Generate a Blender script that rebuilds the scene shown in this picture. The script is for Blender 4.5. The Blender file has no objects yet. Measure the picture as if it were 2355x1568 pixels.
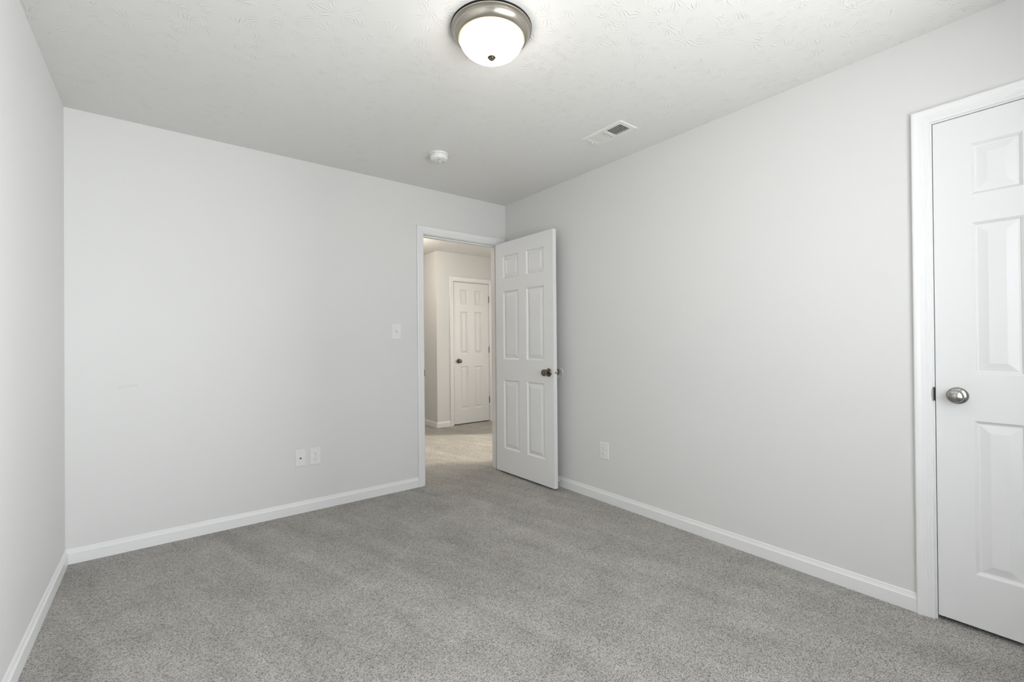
import bpy, bmesh, math, random
from mathutils import Vector, Matrix

random.seed(7)
SC = bpy.context.scene
COL = SC.collection
PI = math.pi

# ------------------------------------------------------------------ camera
W, H = 2.949, 2.44            # bedroom width, ceiling height
REAR = -3.78                  # rear (window) wall, behind the camera
T = 0.115                     # wall thickness
YH, XH = 2.171, 0.443         # hall: wall with the closet door, and its outer corner
cam_d = bpy.data.cameras.new('camera')
cam = bpy.data.objects.new('camera', cam_d)
COL.objects.link(cam)
SC.camera = cam
cam_d.sensor_fit = 'HORIZONTAL'
cam_d.sensor_width = 36.0
cam_d.lens = 1033.92 / 2355.0 * 36.0
cam_d.clip_start = 0.02
yaw, pitch, roll = 0.659517, 0.004973, -0.00853
fw = Vector((math.sin(yaw) * math.cos(pitch), math.cos(yaw) * math.cos(pitch), math.sin(pitch)))
rt = Vector((math.cos(yaw), -math.sin(yaw), 0))
up = rt.cross(fw)
rt2 = math.cos(roll) * rt + math.sin(roll) * up
up2 = math.cos(roll) * up - math.sin(roll) * rt
M = Matrix((rt2, up2, -fw)).transposed().to_4x4()
M.translation = Vector((-2.532, -3.354, 1.1564))
cam.matrix_world = M

# ------------------------------------------------------------------ light, exposure
world = bpy.data.worlds.new('sky')
SC.world = world
world.use_nodes = True
bg = world.node_tree.nodes['Background']
bg.inputs[0].default_value = (0.80, 0.90, 1.0, 1)
bg.inputs[1].default_value = 0.3


def area(name, loc, direction, sx, sy, power, color, spread=180):
    d = bpy.data.lights.new(name, 'AREA')
    d.shape = 'RECTANGLE'
    d.size, d.size_y = sx, sy
    d.energy = power
    d.color = color
    d.spread = math.radians(spread)
    o = bpy.data.objects.new(name, d)
    COL.objects.link(o)
    o.location = loc
    o.rotation_euler = Vector(direction).to_track_quat('-Z', 'Y').to_euler()
    return o


WIN = (-2.00, -0.75, 0.70, 2.12)      # bedroom window opening in the rear wall: x0, x1, z0, z1
WCX, WCZ = (WIN[0] + WIN[1]) / 2, (WIN[2] + WIN[3]) / 2
WIN_W, WIN_H = WIN[1] - WIN[0] - 0.04, WIN[3] - WIN[2] - 0.04
area('daylight_bedroom_window', (WCX, REAR - 0.02, WCZ), (0, 1, -0.02), WIN_W, WIN_H, 27, (0.93, 0.965, 1.0), 155)
area('left_wall_fill_outside', (WCX + 1.7, REAR - 1.15, 1.50), (-1.7, 1.15, -0.08), 2.4, 1.9, 650, (0.93, 0.965, 1.0))  # added lamp shining in sideways to brighten the left wall
area('ceiling_fill_outside', (WCX, REAR - 1.3, 0.1), (0, 1, 1.2), 2.2, 1.4, 124, (1.0, 0.99, 0.95))  # added lamp aimed upward through the window to lift the ceiling
HWX = 2.1                             # hall: wall with a window towards the sun
HWIN = (-0.72, 0.48, 0.75, 2.15)      # y0, y1, z0, z1
area('daylight_hall_window', (HWX + T + 0.05, (HWIN[0] + HWIN[1]) / 2, (HWIN[2] + HWIN[3]) / 2), (-1, 0, 0),
     HWIN[1] - HWIN[0], HWIN[3] - HWIN[2], 47, (1.0, 0.955, 0.88))
sp = bpy.data.lights.new('sunbeam_hall_window', 'SPOT')
sp.energy = 4900
sp.color = (1.0, 0.90, 0.74)
sp.spot_size = math.radians(16)
sp.spot_blend = 0.1
sp.shadow_soft_size = 0.25
spo = bpy.data.objects.new('sunbeam_hall_window', sp)
COL.objects.link(spo)
sun_dir = Vector((-0.876, 0.482, -0.72))
aim = Vector((HWX, (HWIN[0] + HWIN[1]) / 2, (HWIN[2] + HWIN[3]) / 2))
spo.location = aim - sun_dir.normalized() * 8.0
spo.rotation_euler = sun_dir.to_track_quat('-Z', 'Y').to_euler()
hl = bpy.data.lights.new('hall_ceiling_bulb', 'POINT')
hl.energy = 25
hl.color = (1.0, 0.90, 0.77)
hl.shadow_soft_size = 0.09
hlo = bpy.data.objects.new('hall_ceiling_bulb', hl)
COL.objects.link(hlo)
hlo.location = (-0.46, 1.75, 2.20)

SC.view_settings.view_transform = 'Standard'
SC.view_settings.look = 'None'
SC.view_settings.gamma = 1.0
SC.view_settings.use_curve_mapping = False
SC.view_settings.exposure = 0.15
SC.cycles.use_denoising = True
SC.cycles.max_bounces = 14
SC.cycles.diffuse_bounces = 10
SC.cycles.glossy_bounces = 6
SC.cycles.caustics_reflective = False
SC.cycles.caustics_refractive = False
SC.cycles.sample_clamp_indirect = 6.0


# ------------------------------------------------------------------ materials
def mat(name, color, rough=0.5, metal=0.0, spec=0.5):
    m = bpy.data.materials.new(name)
    m.use_nodes = True
    b = m.node_tree.nodes['Principled BSDF']
    b.inputs['Base Color'].default_value = (*color, 1)
    b.inputs['Roughness'].default_value = rough
    b.inputs['Metallic'].default_value = metal
    b.inputs['Specular IOR Level'].default_value = spec
    return m


class G:
    """small node-graph writer"""
    def __init__(self, m):
        self.t = m.node_tree
        self.b = self.t.nodes['Principled BSDF']

    def n(self, kind, **kw):
        x = self.t.nodes.new(kind)
        for k, v in kw.items():
            setattr(x, k, v)
        return x

    def l(self, a, b):
        self.t.links.new(a, b)

    def math(self, op, a, b=None, c=None, clamp=False):
        x = self.n('ShaderNodeMath', operation=op, use_clamp=clamp)
        for i, v in enumerate((a, b, c)):
            if v is None:
                continue
            if isinstance(v, (int, float)):
                x.inputs[i].default_value = v
            else:
                self.l(v, x.inputs[i])
        return x.outputs[0]

    def ramp(self, f, stops):
        x = self.n('ShaderNodeValToRGB')
        e = x.color_ramp.elements
        while len(e) > 1:
            e.remove(e[-1])
        e[0].position, e[0].color = stops[0][0], (*stops[0][1], 1)
        for p, c in stops[1:]:
            q = e.new(p)
            q.color = (*c, 1)
        self.l(f, x.inputs[0])
        return x.outputs[0]

    def coords(self):
        return self.n('ShaderNodeTexCoord').outputs['Object']

    def noise(self, vec, scale, detail=2, rough=0.5, dist=0.0):
        x = self.n('ShaderNodeTexNoise')
        x.inputs['Scale'].default_value = scale
        x.inputs['Detail'].default_value = detail
        x.inputs['Roughness'].default_value = rough
        x.inputs['Distortion'].default_value = dist
        self.l(vec, x.inputs['Vector'])
        return x.outputs['Fac']

    def bump(self, h, strength, dist):
        x = self.n('ShaderNodeBump')
        x.inputs['Strength'].default_value = strength
        x.inputs['Distance'].default_value = dist
        self.l(h, x.inputs['Height'])
        self.l(x.outputs[0], self.b.inputs['Normal'])


def wall_mat(name, color):
    m = mat(name, color, 0.62, 0, 0.3)
    g = G(m)
    g.bump(g.noise(g.coords(), 160, 2), 0.05, 0.002)
    return m


WALL = wall_mat('wall_paint', (0.64, 0.637, 0.628))
HALLWALL = wall_mat('hall_paint', (0.64, 0.64, 0.63))
TRIM = mat('trim_paint', (0.73, 0.73, 0.73), 0.35, 0, 0.5)
DOOR = mat('door_paint', (0.71, 0.71, 0.71), 0.4, 0, 0.5)
PLASTIC = mat('white_plastic', (0.71, 0.71, 0.70), 0.35)
PLASTIC2 = mat('socket_plastic', (0.74, 0.74, 0.73), 0.3)
VENTM = mat('vent_enamel', (0.70, 0.69, 0.67), 0.4)
DARK = mat('dark_void', (0.012, 0.011, 0.01), 0.7)
SLOT = mat('slot_dark', (0.10, 0.10, 0.095), 0.6)
NICKEL = mat('satin_nickel', (0.36, 0.355, 0.335), 0.24, 1.0)
PANM = mat('brushed_nickel_pan', (0.43, 0.40, 0.35), 0.30, 1.0)
NICKEL_DARK = mat('aged_nickel', (0.20, 0.18, 0.135), 0.18, 1.0)
STEEL = mat('hinge_steel', (0.20, 0.195, 0.185), 0.35, 1.0)
DUCT = mat('duct_metal', (0.045, 0.04, 0.034), 0.6)
SCREW = mat('painted_screw', (0.60, 0.60, 0.59), 0.35)

# back wall: same paint with one faint grey scuff
WALLB = wall_mat('wall_paint_scuffed', (0.64, 0.637, 0.628))
g = G(WALLB)
xyz = g.n('ShaderNodeSeparateXYZ')
co = g.coords()
g.l(co, xyz.inputs[0])
dx = g.math('SUBTRACT', g.math('ABSOLUTE', g.math('ADD', xyz.outputs[0], 2.692)), 0.045)
mx = g.math('MULTIPLY', dx, -200.0, clamp=True)
zl = g.math('MULTIPLY_ADD', xyz.outputs[0], 0.11, 0.931 + 2.692 * 0.11)
dz = g.math('ABSOLUTE', g.math('SUBTRACT', xyz.outputs[2], zl))
mz = g.math('MULTIPLY', g.math('SUBTRACT', 0.006, dz), 300.0, clamp=True)
nz = g.math('GREATER_THAN', g.noise(co, 60, 2), 0.5)
msk = g.math('MULTIPLY', g.math('MULTIPLY', mx, mz), g.math('MULTIPLY_ADD', nz, 0.5, 0.35))
mixn = g.n('ShaderNodeMix', data_type='RGBA')
g.l(msk, mixn.inputs['Factor'])
mixn.inputs['A'].default_value = (0.64, 0.637, 0.628, 1)
mixn.inputs['B'].default_value = (0.58, 0.576, 0.565, 1)
g.l(mixn.outputs['Result'], g.b.inputs['Base Color'])

# ceiling: slap-brush (crow's foot) plaster, fans of thin ridges
CEIL = mat('brushed_plaster', (0.68, 0.676, 0.66), 0.7, 0, 0.3)
g = G(CEIL)
co = g.coords()
heights = []
for k, (sc, ox) in enumerate(((7.3, 0.0), (9.0, 3.37))):
    mp = g.n('ShaderNodeMapping')
    mp.inputs['Location'].default_value = (ox, ox * 0.7, 0)
    mp.inputs['Scale'].default_value = (1, 1, 0)
    g.l(co, mp.inputs[0])
    wn = g.n('ShaderNodeTexNoise')
    wn.inputs['Scale'].default_value = 14
    wn.inputs['Detail'].default_value = 1
    g.l(mp.outputs[0], wn.inputs['Vector'])
    wv = g.n('ShaderNodeVectorMath', operation='MULTIPLY_ADD')
    g.l(wn.outputs['Color'], wv.inputs[0])
    wv.inputs[1].default_value = (0.022, 0.022, 0)
    g.l(mp.outputs[0], wv.inputs[2])
    vo = g.n('ShaderNodeTexVoronoi', voronoi_dimensions='2D')
    vo.inputs['Scale'].default_value = sc
    g.l(wv.outputs[0], vo.inputs['Vector'])
    dv = g.n('ShaderNodeVectorMath', operation='SUBTRACT')
    g.l(wv.outputs[0], dv.inputs[0])
    g.l(vo.outputs['Position'], dv.inputs[1])
    sx = g.n('ShaderNodeSeparateXYZ')
    g.l(dv.outputs[0], sx.inputs[0])
    ang = g.math('ARCTAN2', sx.outputs[1], sx.outputs[0])
    r = g.n('ShaderNodeVectorMath', operation='LENGTH')
    g.l(dv.outputs[0], r.inputs[0])
    r = r.outputs['Value']
    sc2 = g.n('ShaderNodeSeparateColor')
    g.l(vo.outputs['Color'], sc2.inputs[0])
    jit = g.noise(mp.outputs[0], 30, 2)
    ph = g.math('MULTIPLY_ADD', jit, 4.0, g.math('MULTIPLY', sc2.outputs[0], 6.28))
    s1 = g.math('SINE', g.math('MULTIPLY_ADD', ang, 19.0, ph))
    ridge = g.math('POWER', g.math('MULTIPLY_ADD', s1, 0.5, 0.5), 9.0)
    # fan: only part of the circle, and only between two radii
    fan = g.math('SINE', g.math('MULTIPLY_ADD', ang, 2.0, g.math('MULTIPLY', sc2.outputs[1], 12.0)))
    fan = g.math('MULTIPLY_ADD', fan, 1.2, 0.35, clamp=True)
    rin = g.math('MULTIPLY', g.math('SUBTRACT', r, 0.012), 60.0, clamp=True)
    rout = g.math('MULTIPLY', g.math('SUBTRACT', 0.076, r), 32.0, clamp=True)
    brk = g.math('MULTIPLY_ADD', g.noise(mp.outputs[0], 22, 2), 4.0, -1.55, clamp=True)
    hgt = g.math('MULTIPLY', g.math('MULTIPLY', ridge, fan), g.math('MULTIPLY', g.math('MULTIPLY', rin, rout), brk))
    heights.append(hgt)
hsum = g.math('MAXIMUM', heights[0], heights[1])
hsum = g.math('ADD', hsum, g.math('MULTIPLY', g.noise(co, 45, 3), 0.35))
g.bump(hsum, 0.55, 0.0034)

# carpet: short cut pile, tufts of mixed grey-beige yarn, pile shading painted in bands where it was vacuumed
CARPET = mat('carpet_pile', (0.3, 0.29, 0.27), 0.95, 0, 0.1)
g = G(CARPET)
co = g.coords()
wn = g.n('ShaderNodeTexNoise')
wn.inputs['Scale'].default_value = 60
g.l(co, wn.inputs['Vector'])
wv = g.n('ShaderNodeVectorMath', operation='MULTIPLY_ADD')
g.l(wn.outputs['Color'], wv.inputs[0])
wv.inputs[1].default_value = (0.006, 0.006, 0)
g.l(co, wv.inputs[2])
vo = g.n('ShaderNodeTexVoronoi', voronoi_dimensions='2D')
vo.inputs['Scale'].default_value = 330
g.l(wv.outputs[0], vo.inputs['Vector'])
sc2 = g.n('ShaderNodeSeparateColor')
g.l(vo.outputs['Color'], sc2.inputs[0])
fine = g.noise(co, 560, 2, 0.6)
mid = g.noise(co, 230, 3, 0.65)
v = g.math('MULTIPLY_ADD', sc2.outputs[0], 0.50, g.math('MULTIPLY', fine, 0.42))
v = g.math('MULTIPLY_ADD', mid, 0.26, v)
v = g.math('SUBTRACT', v, g.math('MULTIPLY', vo.outputs['Distance'], 0.18))
tuft = g.ramp(v, [(0.20, (0.125, 0.118, 0.108)), (0.38, (0.362, 0.347, 0.322)), (0.60, (0.55, 0.53, 0.498)), (0.92, (0.72, 0.695, 0.66))])
# nap: shading of leaning pile painted into the colour, long bands plus patches
rot = g.n('ShaderNodeMapping', vector_type='TEXTURE')
rot.inputs['Rotation'].default_value = (0, 0, math.radians(-74))
rot.inputs['Scale'].default_value = (1 / 0.55, 1 / 4.2, 1)
g.l(co, rot.inputs[0])
band = g.noise(rot.outputs[0], 1.6, 3, 0.55, 0.6)
patch = g.noise(co, 3.4, 4, 0.6, 0.8)
nap = g.math('MULTIPLY_ADD', band, 0.52, g.math("MULTIPLY_ADD", patch, 0.50, 0.49))
mul = g.n('ShaderNodeVectorMath', operation='SCALE')
g.l(tuft, mul.inputs[0])
g.l(nap, mul.inputs['Scale'])
g.l(mul.outputs[0], g.b.inputs['Base Color'])
g.bump(g.math('MULTIPLY_ADD', vo.outputs['Distance'], -1.0, g.math('MULTIPLY', g.math('ADD', fine, mid), 0.8)), 0.9, 0.004)

# lit opal glass
OPAL = bpy.data.materials.new('opal_glass_lit')
OPAL.use_nodes = True
g = G(OPAL)
xyz = g.n('ShaderNodeSeparateXYZ')
g.l(g.coords(), xyz.inputs[0])
rimf = g.math('MULTIPLY', g.math('ADD', xyz.outputs[2], 0.0545), 150.0, clamp=True)
ecol = g.ramp(rimf, [(0.0, (1.0, 0.93, 0.80)), (0.7, (1.0, 0.88, 0.64)), (1.0, (1.0, 0.62, 0.24))])
estr = g.math('MULTIPLY_ADD', rimf, -14.6, 16.0)
g.b.inputs['Base Color'].default_value = (0.85, 0.84, 0.8, 1)
g.b.inputs['Roughness'].default_value = 0.25
g.l(ecol, g.b.inputs['Emission Color'])
g.l(estr, g.b.inputs['Emission Strength'])


# ------------------------------------------------------------------ mesh helpers
def link(name, bm, m, parent=None, smooth=False, loc=(0, 0, 0)):
    bmesh.ops.remove_doubles(bm, verts=bm.verts, dist=1e-6)
    bmesh.ops.recalc_face_normals(bm, faces=bm.faces)
    me = bpy.data.meshes.new(name)
    bm.to_mesh(me)
    bm.free()
    me.materials.append(m)
    if smooth:
        for p in me.polygons:
            p.use_smooth = True
        try:
            me.set_sharp_from_angle(angle=math.radians(38))
        except Exception:
            pass
    o = bpy.data.objects.new(name, me)
    COL.objects.link(o)
    o.location = loc
    if parent is not None:
        o.parent = parent
    return o


def box(bm, x0, x1, y0, y1, z0, z1, mtx=None):
    vs = [bm.verts.new((x, y, z)) for x in (x0, x1) for y in (y0, y1) for z in (z0, z1)]
    for f in ((0, 1, 3, 2), (4, 6, 7, 5), (0, 4, 5, 1), (2, 3, 7, 6), (0, 2, 6, 4), (1, 5, 7, 3)):
        bm.faces.new([vs[i] for i in f])
    if mtx is not None:
        bmesh.ops.transform(bm, matrix=mtx, verts=vs)
    return vs


def bbox(x0, x1, y0, y1, z0, z1, bev=0.001, seg=2):
    """one box with rounded edges, as a new bmesh"""
    bm = bmesh.new()
    box(bm, x0, x1, y0, y1, z0, z1)
    bmesh.ops.recalc_face_normals(bm, faces=bm.faces)
    bmesh.ops.bevel(bm, geom=list(bm.edges), offset=bev, segments=seg, affect='EDGES', profile=0.6)
    return bm


def lathe(profile, n=48, axis='Z', bm=None, scale=(1, 1)):
    """profile: list of (radius, height along axis)"""
    bm = bm or bmesh.new()
    rings = []
    for r, h in profile:
        if r < 1e-6:
            rings.append([bm.verts.new((0, 0, h))])
        else:
            rings.append([bm.verts.new((r * scale[0] * math.cos(2 * PI * i / n), r * scale[1] * math.sin(2 * PI * i / n), h)) for i in range(n)])
    for a, b in zip(rings, rings[1:]):
        for i in range(n):
            j = (i + 1) % n
            if len(a) == 1 and len(b) == 1:
                continue
            if len(a) == 1:
                bm.faces.new((a[0], b[i], b[j]))
            elif len(b) == 1:
                bm.faces.new((a[i], b[0], a[j]))
            else:
                bm.faces.new((a[i], b[i], b[j], a[j]))
    if axis == '-Y':      # +height points towards -Y
        bmesh.ops.rotate(bm, verts=bm.verts, cent=(0, 0, 0), matrix=Matrix.Rotation(PI / 2, 3, 'X'))
    elif axis == 'Y':
        bmesh.ops.rotate(bm, verts=bm.verts, cent=(0, 0, 0), matrix=Matrix.Rotation(-PI / 2, 3, 'X'))
    elif axis == 'X':
        bmesh.ops.rotate(bm, verts=bm.verts, cent=(0, 0, 0), matrix=Matrix.Rotation(PI / 2, 3, 'Y'))
    elif axis == '-X':
        bmesh.ops.rotate(bm, verts=bm.verts, cent=(0, 0, 0), matrix=Matrix.Rotation(-PI / 2, 3, 'Y'))
    return bm


def extrude_path(rows, closed_profile=True):
    """rows: list of lists of points (same count); skin them and cap the ends"""
    bm = bmesh.new()
    vr = [[bm.verts.new(p) for p in row] for row in rows]
    n = len(vr[0])
    for a, b in zip(vr, vr[1:]):
        for i in range(n if closed_profile else n - 1):
            j = (i + 1) % n
            bm.faces.new((a[i], a[j], b[j], b[i]))
    bm.faces.new(vr[0])
    bm.faces.new(vr[-1])
    return bm


def tag(o, label, cat, group=None, kind=None):
    o['label'] = label
    o['category'] = cat
    if group:
        o['group'] = group
    if kind:
        o['kind'] = kind
    return o


def structure(name, bm, m, label, cat, smooth=False):
    return tag(link(name, bm, m, None, smooth), label, cat, kind='structure')


def empty(name, loc, rotz=0.0):
    o = bpy.data.objects.new(name, None)
    o.empty_display_size = 0.05
    COL.objects.link(o)
    o.location = loc
    o.rotation_euler = (0, 0, rotz)
    return o


# ------------------------------------------------------------------ room shell
# bedroom doorway: jamb faces; closet doorway (right wall); hall closet doorway
DX0, DX1, DZ = -0.843, -0.087, 2.058
CY0, CY1, CZ = -3.570, -2.9526, 2.053
HX0, HX1, HZ = 0.709, 1.316, 2.040
J = 0.018

bm = bmesh.new()
for x0, x1, y0, y1 in ((-W - T, HWX + T, REAR - T, YH + 2.6),):
    box(bm, x0, x1, y0, y1, -0.1, 0.0)
structure('floor', bm, CARPET, 'grey cut-pile carpet covering the bedroom and the hall beyond', 'carpet')

bm = bmesh.new()
VX = (-0.4125, -0.3155)          # duct opening above the vent
VY = (-1.6715, -1.4125)
xs = [-W - T, VX[0], VX[1], T]
ys = [REAR - T, VY[0], VY[1], T]
for i in range(3):
    for j in range(3):
        if i == 1 and j == 1:
            continue
        bm.faces.new([bm.verts.new(p) for p in ((xs[i], ys[j], H), (xs[i], ys[j + 1], H), (xs[i + 1], ys[j + 1], H), (xs[i + 1], ys[j], H))])
structure('ceiling', bm, CEIL, 'white bedroom ceiling with brushed fan-shaped plaster texture', 'ceiling')
bm = bmesh.new()
box(bm, -W - T, HWX + T, T, YH + 2.6, H, H + 0.1)
box(bm, T, HWX + T, REAR, T, H, H + 0.1)
structure('ceiling_hall', bm, CEIL, 'pale ceiling of the hall seen through the open doorway', 'ceiling')

bm = bmesh.new()
box(bm, -W - T, -W, REAR - T, T, 0, H)
structure('wall_left', bm, WALL, 'plain light grey painted wall at the left edge', 'wall')

bm = bmesh.new()
box(bm, -W, DX0 - J, 0, T, 0, H)
box(bm, DX1 + J, 0, 0, T, 0, H)
box(bm, DX0 - J, DX1 + J, 0, T, DZ + J, H)
structure('wall_back', bm, WALLB, 'light grey painted far wall around the open doorway', 'wall')

bm = bmesh.new()
box(bm, 0, T, CY1 + J, T, 0, H)
box(bm, 0, T, REAR - T, CY0 - J, 0, H)
box(bm, 0, T, CY0 - J, CY1 + J, CZ + J, H)
box(bm, T - 0.02, T, CY0 - J, CY1 + J, 0, CZ + J)
structure('wall_right', bm, WALL, 'light grey painted wall behind the open door, running to the closet door', 'wall')

bm = bmesh.new()
box(bm, -W, WIN[0], REAR - T, REAR, 0, H)
box(bm, WIN[1], 0, REAR - T, REAR, 0, H)
box(bm, WIN[0], WIN[1], REAR - T, REAR, 0, WIN[2])
box(bm, WIN[0], WIN[1], REAR - T, REAR, WIN[3], H)
structure('wall_rear', bm, WALL, 'light grey painted window wall opposite the open doorway', 'wall')

bm = bmesh.new()
for x0, x1, z0, z1 in ((WIN[0], WIN[1], WIN[2], WIN[2] + .04), (WIN[0], WIN[1], WIN[3] - .04, WIN[3]), (WIN[0], WIN[0] + .04, WIN[2] + .04, WIN[3] - .04),
                       (WIN[1] - .04, WIN[1], WIN[2] + .04, WIN[3] - .04), ((WIN[0] + WIN[1]) / 2 - .03, (WIN[0] + WIN[1]) / 2 + .03, WIN[2] + .04, WIN[3] - .04)):
    box(bm, x0, x1, REAR - 0.10, REAR - 0.05, z0, z1)
structure('window_1', bm, TRIM, 'white window frame in the wall opposite the open doorway', 'window')

# hall walls
bm = bmesh.new()
YE = YH + T
box(bm, XH, HX0 - J, YH, YE, 0, H)
box(bm, HX1 + J, HWX + T, YH, YE, 0, H)
box(bm, HX0 - J, HX1 + J, YH, YE, HZ + J, H)
box(bm, HX0 - J, HX1 + J, YE - 0.02, YE, 0, HZ + J)
structure('wall_hall_far', bm, HALLWALL, 'cream hall wall around the narrow closed door', 'wall')
bm = bmesh.new()
box(bm, XH, XH + T, YE, YH + 2.5, 0, H)
structure('wall_hall_side', bm, HALLWALL, 'shaded hall wall receding left of the narrow closed door', 'wall')
bm = bmesh.new()
box(bm, -1.6 - T, -1.6, T, YH + 2.5, 0, H)
box(bm, -1.6 - T, XH + T, YH + 2.5, YH + 2.6, 0, H)
structure('wall_hall_end', bm, HALLWALL, 'cream walls closing the far end of the hall', 'wall')
bm = bmesh.new()
box(bm, HWX, HWX + T, -1.6, HWIN[0], 0, H)
box(bm, HWX, HWX + T, HWIN[1], YH, 0, H)
box(bm, HWX, HWX + T, HWIN[0], HWIN[1], 0, HWIN[2])
box(bm, HWX, HWX + T, HWIN[0], HWIN[1], HWIN[3], H)
box(bm, T, HWX + T, -1.6 - T, -1.6, 0, H)
structure('wall_hall_right', bm, HALLWALL, 'cream hall walls with the sunny window opening', 'wall')


# ------------------------------------------------------------------ baseboards
BASE_PROF = [(0, 0), (0.013, 0), (0.013, 0.056), (0.0105, 0.060), (0.0085, 0.061), (0.0075, 0.066), (0.006, 0.069), (0.0055, 0.075), (0.003, 0.079), (0, 0.079)]


def baseboard(name, pts, label):
    """pts: floor polyline along the wall face with inward normals handled by mitring; room lies to the right of the path"""
    rows = []
    for i, p in enumerate(pts):
        p = Vector(p)
        dirs = []
        if i > 0:
            dirs.append((p - Vector(pts[i - 1])).normalized())
        if i < len(pts) - 1:
            dirs.append((Vector(pts[i + 1]) - p).normalized())
        ns = [Vector((d.y, -d.x)) for d in dirs]
        nn = sum(ns, Vector((0, 0)))
        nn = nn / nn.dot(ns[0]) if len(ns) > 1 else ns[0]
        rows.append([(p.x + nn.x * o, p.y + nn.y * o, z) for o, z in BASE_PROF])
    return structure(name, extrude_path(rows), TRIM, label, 'baseboard')


CW = 0.057     # casing width
BB = 0.0135
baseboard('baseboard_left', [(-W, REAR), (-W, -0.0001 - BB)], 'white baseboard along the left wall')
baseboard('baseboard_back', [(-W, 0), (DX0 - 0.006 - CW, 0)], 'white baseboard below the far wall, left of the doorway')
baseboard('baseboard_right', [(0, -0.02), (0, CY1 + 0.006 + CW)], 'white baseboard between the open door and the closet door')
baseboard('baseboard_hall', [(XH, YH + 2.4), (XH, YH), (HX0 - 0.006 - CW, YH)], 'white baseboard wrapping the hall corner beside the narrow door')


# ------------------------------------------------------------------ door casings
CAS_PROF = [(0.0, 0.0), (0.0, 0.0085), (0.003, 0.0105), (0.011, 0.0108), (0.0125, 0.0125), (0.020, 0.0125), (0.0215, 0.0138),
            (0.034, 0.0150), (0.044, 0.0180), (0.051, 0.0188), (0.055, 0.0178), (CW, 0.0155), (CW, 0.0)]


def casing(name, u0, u1, zt, fmap, label, wall_depth=T):
    rv = 0.006
    a, b, c = u0 - rv, u1 + rv, zt + rv
    rows = []
    for cx, cz, sx, sz in ((a, 0, -1, 0), (a, c, -1, 1), (b, c, 1, 1), (b, 0, 1, 0)):
        rows.append([fmap(cx + sx * p, h, cz + sz * p) for p, h in CAS_PROF])
    t = structure(name, extrude_path(rows), TRIM, label, 'door frame')
    bm = bmesh.new()

    def fb(ua, ub, ha, hb, za, zb):
        p, q = fmap(ua, ha, za), fmap(ub, hb, zb)
        box(bm, min(p[0], q[0]), max(p[0], q[0]), min(p[1], q[1]), max(p[1], q[1]), za, zb)
    d = -wall_depth
    fb(u0 - J, u0, d, 0.0005, 0, zt + J)
    fb(u1, u1 + J, d, 0.0005, 0, zt + J)
    fb(u0, u1, d, 0.0005, zt, zt + J)
    link('door_jamb', bm, TRIM, t)
    bm = bmesh.new()
    s0, s1 = -0.040, -0.075
    fb(u0, u0 + 0.011, s1, s0, 0, zt)
    fb(u1 - 0.011, u1, s1, s0, 0, zt)
    fb(u0 + 0.011, u1 - 0.011, s1, s0, zt - 0.011, zt)
    link('stop_strip', bm, TRIM, t)
    return t


t1 = casing('trim_1', DX0, DX1, DZ, lambda u, h, z: (u, -h, z), 'white casing around the open doorway to the hall')
t2 = casing('trim_2', CY0, CY1, CZ, lambda u, h, z: (-h, u, z), 'white moulded casing around the closet door in the right wall', T - 0.02)
t3 = casing('trim_3', HX0, HX1, HZ, lambda u, h, z: (u, YH - h, z), 'white casing around the narrow closed door in the hall', T - 0.02)

# strike plates: metal lips on the jamb edges
link('strike_plate', bbox(DX0 - 0.0055, DX0 + 0.0012, -0.0045, 0.028, 0.893, 0.947, 0.0008), NICKEL_DARK, t1)['label'] = 'dull metal strike plate'
bm = bmesh.new()
pts = []
for i in range(17):
    a = PI * i / 16
    pts.append((CY1 + 0.0024 + 0.0072 * math.sin(a) ** 0.8, 0.9315 + 0.0285 * math.cos(a)))
fr = [bm.verts.new((-0.0108 + 0.004 * (1 if k in (0, 16) else 0), y, z)) for k, (y, z) in enumerate(pts)]
bk = [bm.verts.new((-0.0006, y, z)) for y, z in pts]
bm.faces.new(fr)
bm.faces.new(bk)
for i in range(17):
    j = (i + 1) % 17
    bm.faces.new((fr[i], fr[j], bk[j], bk[i]))
sk = link('strike_plate', bm, NICKEL, t2)
sk['label'] = 'rounded metal strike lip'
bm = bmesh.new()
box(bm, -0.0022, -0.0006, CY1 - 0.0006, CY1 + 0.0028, 0.904, 0.959)
link('strike_hole', bm, DARK, sk)


# ------------------------------------------------------------------ six-panel doors
ROWS = [(0.208, 0.815), (0.998, 1.600), (1.711, 1.914)]     # heights above the door's bottom edge


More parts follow.
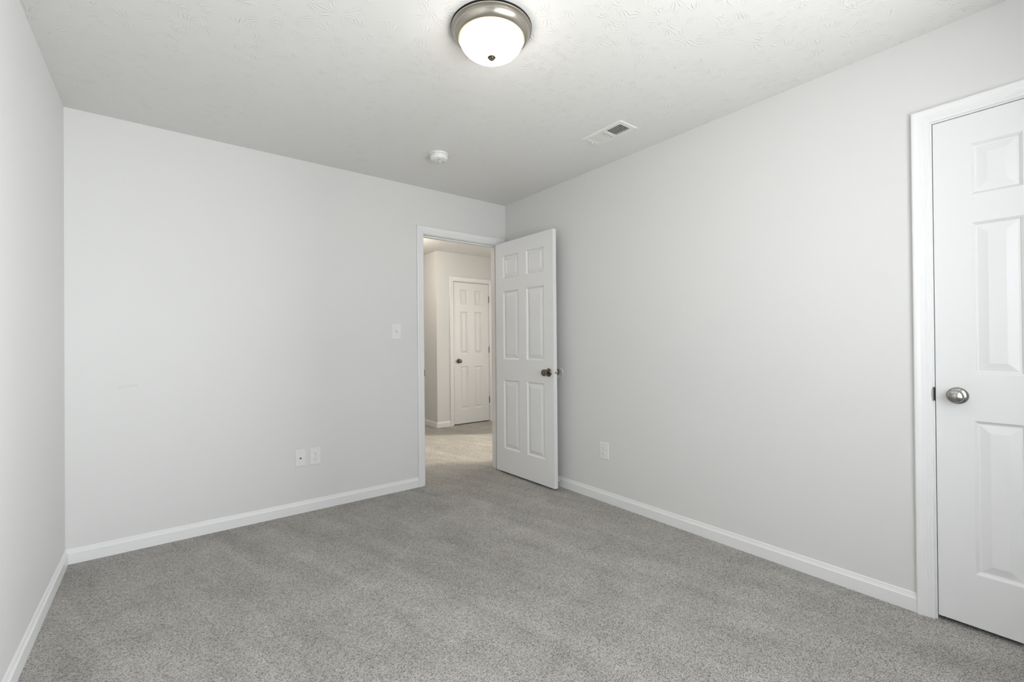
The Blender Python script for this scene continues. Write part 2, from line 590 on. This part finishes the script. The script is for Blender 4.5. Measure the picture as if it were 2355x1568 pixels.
def door_slab(name, w, h, t, cols, label, mtx):
    bm = bmesh.new()
    xs = [0.0] + [c for ab in cols for c in ab] + [w]
    zs = [0.0] + [c for ab in ROWS for c in ab] + [h]
    RING = [(0.0, 0.0), (0.003, 0.0028), (0.007, 0.0062), (0.010, 0.0105), (0.0155, 0.0108), (0.043, 0.0030), (0.0455, 0.0025)]
    for y, s in ((0.0, 1), (t, -1)):
        grid = {}
        for i in range(len(xs)):
            for j in range(len(zs)):
                grid[i, j] = bm.verts.new((xs[i], y, zs[j]))
        for i in range(len(xs) - 1):
            for j in range(len(zs) - 1):
                if i % 2 == 1 and j % 2 == 1:
                    prev = [grid[i, j], grid[i + 1, j], grid[i + 1, j + 1], grid[i, j + 1]]
                    for ins, dep in RING[1:]:
                        yy = y + s * dep
                        cur = [bm.verts.new(p) for p in ((xs[i] + ins, yy, zs[j] + ins), (xs[i + 1] - ins, yy, zs[j] + ins),
                                                         (xs[i + 1] - ins, yy, zs[j + 1] - ins), (xs[i] + ins, yy, zs[j + 1] - ins))]
                        for k in range(4):
                            bm.faces.new((prev[k], prev[(k + 1) % 4], cur[(k + 1) % 4], cur[k]))
                        prev = cur
                    bm.faces.new(prev)
                else:
                    bm.faces.new((grid[i, j], grid[i + 1, j], grid[i + 1, j + 1], grid[i, j + 1]))
        if s == 1:
            g0 = grid
        else:
            nx, nz = len(xs) - 1, len(zs) - 1
            for i in range(nx):
                for j in (0, nz):
                    bm.faces.new((g0[i, j], g0[i + 1, j], grid[i + 1, j], grid[i, j]))
            for j in range(nz):
                for i in (0, nx):
                    bm.faces.new((g0[i, j], g0[i, j + 1], grid[i, j + 1], grid[i, j]))
    o = tag(link(name, bm, DOOR), label, 'door', kind='structure')
    o.matrix_world = mtx
    return o


ROSE = [(0.0, 0.0), (0.0335, 0.0), (0.0335, 0.0025), (0.031, 0.006), (0.025, 0.0095), (0.017, 0.0115), (0.0135, 0.012), (0.0, 0.012)]
BALL = [(0.0, 0.010), (0.0125, 0.010), (0.0118, 0.020), (0.0125, 0.027), (0.0165, 0.030), (0.0225, 0.034), (0.0262, 0.040), (0.0270, 0.046), (0.0258, 0.052),
        (0.0235, 0.0555), (0.0215, 0.0565), (0.0120, 0.0605), (0.004, 0.0618), (0.0, 0.062)]
TULIP = [(0.0, 0.010), (0.0125, 0.010), (0.0125, 0.020), (0.0145, 0.026), (0.0200, 0.032), (0.0255, 0.040), (0.0275, 0.048), (0.0270, 0.054), (0.0245, 0.0590),
         (0.0210, 0.0605), (0.0200, 0.0580), (0.0085, 0.0575), (0.0, 0.0575)]


def knob(door, x, z, y, side, m, prof, button=None):
    """side -1: the knob stands out towards the door's local -Y"""
    ax = '-Y' if side < 0 else 'Y'
    k = link('door_knob', lathe(prof, 40, ax), m, door, True, (x, y, z))
    link('rose', lathe(ROSE, 40, ax), m, k, True)
    if button:
        b = lathe([(0.0, 0.055), (0.0075, 0.055), (0.0075, 0.0600), (0.0062, 0.0615), (0.0, 0.0618)], 24, ax)
        link('lock_button', b, m, k, True)
        bm = bmesh.new()
        s = -1 if side < 0 else 1
        box(bm, -0.0009, 0.0009, min(s * 0.0612, s * 0.0622), max(s * 0.0612, s * 0.0622), -0.0045, 0.0045)
        link('key_slot', bm, DARK, k)
    return k


def hinge(door, x, y, z, m):
    h = link('hinge', lathe([(0.0, -0.045), (0.0062, -0.045), (0.0062, -0.0155), (0.0058, -0.015), (0.0062, -0.0145), (0.0062, 0.0145), (0.0058, 0.015),
                             (0.0062, 0.0155), (0.0062, 0.045), (0.004, 0.049), (0.0, 0.050)], 16), m, door, True, (x, y, z))
    return h


def door_matrix(x, y, z, ang):
    return Matrix.Translation((x, y, z)) @ Matrix.Rotation(ang, 4, 'Z')


# the open bedroom door, swung back against the right wall
hx, hy, ex, ey = -0.1426, -0.0371, -0.1282, -0.7818
ang1 = math.atan2(ey - hy, ex - hx)
DW = 0.7448
d1 = door_slab('door_1', DW, 2.032, 0.035, [(0.108, 0.322), (0.4225, 0.6365)], 'open white six-panel bedroom door standing against the right wall', door_matrix(hx, hy, 0.018, ang1))
knob(d1, 0.688, 0.905, 0.0, -1, NICKEL_DARK, TULIP, True)
knob(d1, 0.688, 0.905, 0.035, 1, NICKEL_DARK, TULIP)
lp = link('latch_plate', bbox(DW - 0.0005, DW + 0.0012, 0.006, 0.029, 0.876, 0.934, 0.0005), TRIM, d1)
lb = link('latch_bolt', bbox(DW, DW + 0.0105, 0.0105, 0.0245, 0.897, 0.913, 0.003), NICKEL, lp)
for z in (0.26, 1.03, 1.80):
    hinge(d1, -0.006, 0.041, z, STEEL)

# the closed closet door in the right wall
d2 = door_slab('door_2', 0.610, 2.031, 0.035, [(0.110, 0.248), (0.362, 0.500)], 'closed white six-panel closet door in the right wall', door_matrix(0.002, -2.9550, 0.019, -PI / 2))
knob(d2, 0.0645, 0.9105, 0.0, -1, NICKEL, [(r * 0.95, h) for r, h in BALL])
bm = bbox(-0.0012, 0.0006, 0.0, 0.03, 0.882, 0.942, 0.0004)
link('latch_plate', bm, SLOT, d2)
lb = link('latch_bolt', bbox(-0.0020, -0.0006, 0.004, 0.016, 0.903, 0.921, 0.0004), STEEL, d2)
for z in (0.26, 1.03, 1.80):
    hinge(d2, 0.6135, -0.0045, z, STEEL)

# the narrow closed door in the hall
d3 = door_slab('door_3', 0.599, 2.020, 0.035, [(0.106, 0.238), (0.350, 0.482)], 'narrow closed white six-panel door seen in the hall', door_matrix(0.713, YH + 0.002, 0.014, 0.0))
knob(d3, 0.077, 0.895, 0.0, -1, NICKEL_DARK, BALL)
for z in (0.305, 1.050, 1.795):
    hinge(d3, 0.6025, -0.0055, z, STEEL)

# ------------------------------------------------------------------ ceiling light
L = empty('ceiling_light', (-1.468, -1.862, H))
tag(L, 'round flush-mount ceiling light with lit white glass bowl and nickel ring', 'ceiling light')
pan = [(0.0, -0.0030), (0.155, -0.0030), (0.1625, -0.0045), (0.1645, -0.008), (0.1635, -0.012), (0.1575, -0.0155), (0.1555, -0.0175), (0.1560, -0.020),
       (0.1545, -0.026), (0.1495, -0.034), (0.1430, -0.0405), (0.1375, -0.0440), (0.1345, -0.0455), (0.1325, -0.0445), (0.1325, -0.0400), (0.0, -0.038)]
link('pan', lathe(pan, 96), PANM, L, True)['label'] = 'satin nickel mounting ring'
link('shadow_ring', lathe([(0.0, 0.0), (0.1650, 0.0), (0.1655, -0.0030), (0.160, -0.0034), (0.0, -0.0034)], 96), DARK, L, True)  # black ring standing in for the shadow line between pan and ceiling
bowl = [(0.1300, -0.0395), (0.1310, -0.0450), (0.1298, -0.0520), (0.1262, -0.0610), (0.1195, -0.0720), (0.1090, -0.0835), (0.0950, -0.0940), (0.0780, -0.1030),
        (0.0580, -0.1098), (0.0370, -0.1140), (0.0170, -0.1160), (0.0, -0.1164)]
link('glass_bowl', lathe(bowl, 96), OPAL, L, True)['label'] = 'glowing white glass bowl'
fin = [(0.0, -0.1150), (0.0165, -0.1150), (0.0172, -0.1172), (0.0155, -0.1190), (0.0125, -0.1196), (0.0128, -0.1215), (0.0112, -0.1240), (0.0075, -0.1256), (0.0062, -0.1276), (0.0, -0.1284)]
link('finial', lathe(fin, 32), NICKEL_DARK, L, True)['label'] = 'small nickel finial'

# ------------------------------------------------------------------ smoke detector
S = empty('smoke_detector', (-1.053, -0.655, H))
S.scale = (0.9, 0.9, 1.12)
tag(S, 'round white smoke detector on the ceiling before the doorway', 'smoke detector')
link('mounting_plate', lathe([(0.0, 0.0), (0.0715, 0.0), (0.0715, -0.006), (0.0700, -0.0085), (0.0, -0.0085)], 64), PLASTIC, S, True)
link('body', lathe([(0.0, -0.0115), (0.0655, -0.0115), (0.0675, -0.0125), (0.0675, -0.0150), (0.0655, -0.0300), (0.0630, -0.0345), (0.0590, -0.0368), (0.0, -0.0375)], 64), PLASTIC, S, True)
link('collar', lathe([(0.0, -0.0084), (0.0640, -0.0084), (0.0640, -0.0117), (0.0, -0.0117)], 64), SCREW, S, True)
bt = link('test_button', lathe([(0.0, -0.0368), (0.0150, -0.0368), (0.0150, -0.0388), (0.0135, -0.0402), (0.0, -0.0408)], 32, 'Z', None, (0.75, 1.5)), PLASTIC, S, True, (0.020, 0.020, 0))
bt.rotation_euler = (0, 0, math.radians(-45))
bm = bmesh.new()
box(bm, -0.0022, 0.0022, -0.006, 0.006, -0.0385, -0.0372)
hl_ = link('sensor_hole', bm, DARK, S, False, (-0.010, -0.012, 0))
hl_.rotation_euler = (0, 0, math.radians(-35))
link('tab', bbox(-0.004, 0.004, -0.004, 0.002, -0.016, -0.008, 0.001), PLASTIC, S, False, (-0.050, -0.043, 0))

# ------------------------------------------------------------------ ceiling vent
V = empty('ceiling_vent', (-0.364, -1.549, H))
tag(V, 'white rectangular louvred air vent on the ceiling near the right wall', 'air vent')
bm = bmesh.new()
rows = []
for ins, z in ((0.0, -0.0002), (0.0012, -0.0018), (0.0050, -0.0052), (0.0065, -0.0055)):
    x_, y_ = 0.079 - ins, 0.151 - ins
    rows.append([bm.verts.new(p) for p in ((-x_, -y_, z), (x_, -y_, z), (x_, y_, z), (-x_, y_, z))])
for a_, b_ in zip(rows, rows[1:]):
    for k in range(4):
        bm.faces.new((a_[k], a_[(k + 1) % 4], b_[(k + 1) % 4], b_[k]))
oxs = (-0.0725, -0.048, 0.048, 0.0725)
oys = (-0.1445, -0.122, -0.0105, 0.0085, 0.130, 0.1445)
zf = -0.0055
for i in range(3):
    for j in range(5):
        if i == 1 and j in (1, 3):
            c4 = [(oxs[i], oys[j]), (oxs[i + 1], oys[j]), (oxs[i + 1], oys[j + 1]), (oxs[i], oys[j + 1])]
            for k in range(4):
                (xa, ya), (xb, yb) = c4[k], c4[(k + 1) % 4]
                bm.faces.new([bm.verts.new(p) for p in ((xa, ya, zf), (xb, yb, zf), (xb, yb, 0.004), (xa, ya, 0.004))])
            continue
        bm.faces.new([bm.verts.new(p) for p in ((oxs[i], oys[j], zf), (oxs[i + 1], oys[j], zf), (oxs[i + 1], oys[j + 1], zf), (oxs[i], oys[j + 1], zf))])
link('frame', bm, VENTM, V)
SLN = 9
for half, (ya, yb, tilt) in enumerate(((-0.122, -0.0105, 52), (0.0085, 0.130, -40))):
    pitch_ = (yb - ya) / SLN
    for k in range(SLN):
        yc = ya + pitch_ * (k + 0.5)
        bm = bmesh.new()
        sw = 0.0063 if half == 0 else 0.0031
        box(bm, -0.0479, 0.0479, -sw, sw, -0.0005, 0.0005)
        o = link('slat', bm, VENTM, V, False, (0, yc, 0.0000))
        o.rotation_euler = (math.radians(tilt), 0, 0)
bm = bmesh.new()
w0, w1, v0, v1, dep = -0.0492, 0.0492, -0.1232, 0.1372, 0.12
box(bm, w0, w0 + .001, v0, v1, -0.001, dep)
box(bm, w1 - .001, w1, v0, v1, -0.001, dep)
box(bm, w0, w1, v0, v0 + .001, -0.001, dep)
box(bm, w0, w1, v1 - .001, v1, -0.001, dep)
box(bm, w0, w1, v0, v1, dep, dep + .001)
link('duct', bm, DUCT, V)['label'] = 'dark duct behind the slats'
link('damper_lever', bbox(-0.003, 0.003, 0.131, 0.140, -0.018, -0.003, 0.001), VENTM, V)
for yy in (-0.134, 0.1385):
    link('screw', lathe([(0.0, -0.005), (0.0035, -0.0055), (0.003, -0.0066), (0.0, -0.007)], 12), SCREW, V, True, (0, yy, 0))


# ------------------------------------------------------------------ wall plates
def wall_plate(name, loc, rotz, w, h, label, cat, group=None):
    """local frame: plate lies in XZ, faces -Y"""
    p = empty(name, loc, rotz)
    tag(p, label, cat, group)
    bm = bmesh.new()
    rows = []
    for ins, y in ((0.0, -0.0002), (0.0, -0.0015), (0.0018, -0.0042), (0.0045, -0.0055)):
        rows.append([(-w / 2 + ins, y, -h / 2 + ins), (w / 2 - ins, y, -h / 2 + ins), (w / 2 - ins, y, h / 2 - ins), (-w / 2 + ins, y, h / 2 - ins)])
    link('cover_plate', extrude_path(rows), PLASTIC, p)
    return p


def screw(p, z, y=-0.0055):
    s = link('screw', lathe([(0.0, 0.0), (0.0034, 0.0), (0.0030, 0.0010), (0.0, 0.0014)], 16, '-Y'), SCREW, p, True, (0, y, z))
    return s


def duplex(p):
    for zc in (0.0195, -0.0195):
        bm = bmesh.new()
        ring = []
        for i in range(32):
            a = 2 * PI * i / 32
            x, z = 0.0172 * math.cos(a), 0.0172 * math.sin(a)
            ring.append((x, max(-0.0142, min(0.0142, z))))
        rows = [[(x * s, y, z * s) for x, z in ring] for s, y in ((1.0, -0.005), (1.0, -0.0072), (0.96, -0.0078))]
        r = link('receptacle', extrude_path(rows), PLASTIC2, p, False, (0, 0, zc))
        for x, hh in ((-0.0064, 0.0046), (0.0064, 0.0038)):
            bm = bmesh.new()
            box(bm, x - 0.0012, x + 0.0012, -0.0081, -0.0075, 0.0036 - hh, 0.0036 + hh)
            link('slot', bm, SLOT, r)
        link('ground_hole', lathe([(0.0, 0.0), (0.0026, 0.0), (0.0026, 0.0004), (0.0, 0.0005)], 16, '-Y'), DARK, r, False, (0, -0.0077, -0.0078))
    screw(p, 0.0)


p = wall_plate('wall_outlet', (-1.691, 0, 0.376), 0, 0.074, 0.117, 'white duplex power outlet beside the cable plate on the far wall', 'power outlet', 'duplex wall outlets')
duplex(p)
p = wall_plate('wall_outlet', (0, -1.172, 0.369), -PI / 2, 0.086, 0.121, 'white duplex power outlet on the right wall past the open door', 'power outlet', 'duplex wall outlets')
duplex(p)
p = wall_plate('cable_plate', (-1.788, 0, 0.377), 0, 0.071, 0.115, 'white wall plate with one coaxial socket, left of the far outlet', 'cable plate')
screw(p, 0.0415)
screw(p, -0.0415)
c = link('coax_socket', lathe([(0.0, 0.0), (0.0062, 0.0), (0.0062, 0.003), (0.0048, 0.0032), (0.0048, 0.0100), (0.0036, 0.0102), (0.0036, 0.004), (0.0, 0.004)], 20, '-Y'), STEEL, p, True, (0, -0.0055, 0))
link('socket_hole', lathe([(0.0, 0.0041), (0.0035, 0.0041), (0.0035, 0.0098), (0.0, 0.0098)], 16, '-Y'), SLOT, c, False)
p = wall_plate('light_switch', (-1.083, 0, 1.256), 0, 0.078, 0.125, 'white toggle light switch on the far wall left of the doorway', 'light switch')
screw(p, 0.030)
screw(p, -0.030)
link('toggle_slot', bbox(-0.0055, 0.0055, -0.0062, -0.0050, -0.0125, 0.0125, 0.0005), SCREW, p)
bm = bbox(-0.0040, 0.0040, -0.0180, -0.0050, -0.0050, 0.0050, 0.0012)
bmesh.ops.rotate(bm, verts=bm.verts, cent=(0, -0.005, 0), matrix=Matrix.Rotation(math.radians(-28), 3, 'X'))
link('toggle', bm, PLASTIC2, p)

# ------------------------------------------------------------------ door bumpers
b = link('wall_bumper', lathe([(0.0, 0.0), (0.0445, 0.0), (0.0455, 0.0010), (0.0450, 0.0035), (0.0425, 0.0048), (0.0390, 0.0046), (0.0360, 0.0030), (0.0, 0.0022)], 48, '-X'), PLASTIC, None, True, (-0.0003, -0.709, 0.911))
tag(b, 'round white bumper disc on the right wall behind the door knob', 'door bumper')
b = empty('door_stop', (-0.0135, -0.703, 0.043))
tag(b, 'small white-tipped spring stop on the baseboard behind the open door', 'door stop')
link('base', lathe([(0.0, 0.0), (0.009, 0.0), (0.009, 0.003), (0.006, 0.006), (0.0, 0.006)], 20, '-X'), TRIM, b, True)
link('spring', lathe([(0.0, 0.005)] + [(0.0042 + 0.0010 * (i % 2), 0.006 + i * 0.0016) for i in range(24)] + [(0.0, 0.045)], 16, '-X'), TRIM, b, True)
link('rubber_tip', lathe([(0.0, 0.043), (0.0072, 0.043), (0.0078, 0.048), (0.0070, 0.055), (0.0, 0.0565)], 20, '-X'), PLASTIC, b, True)
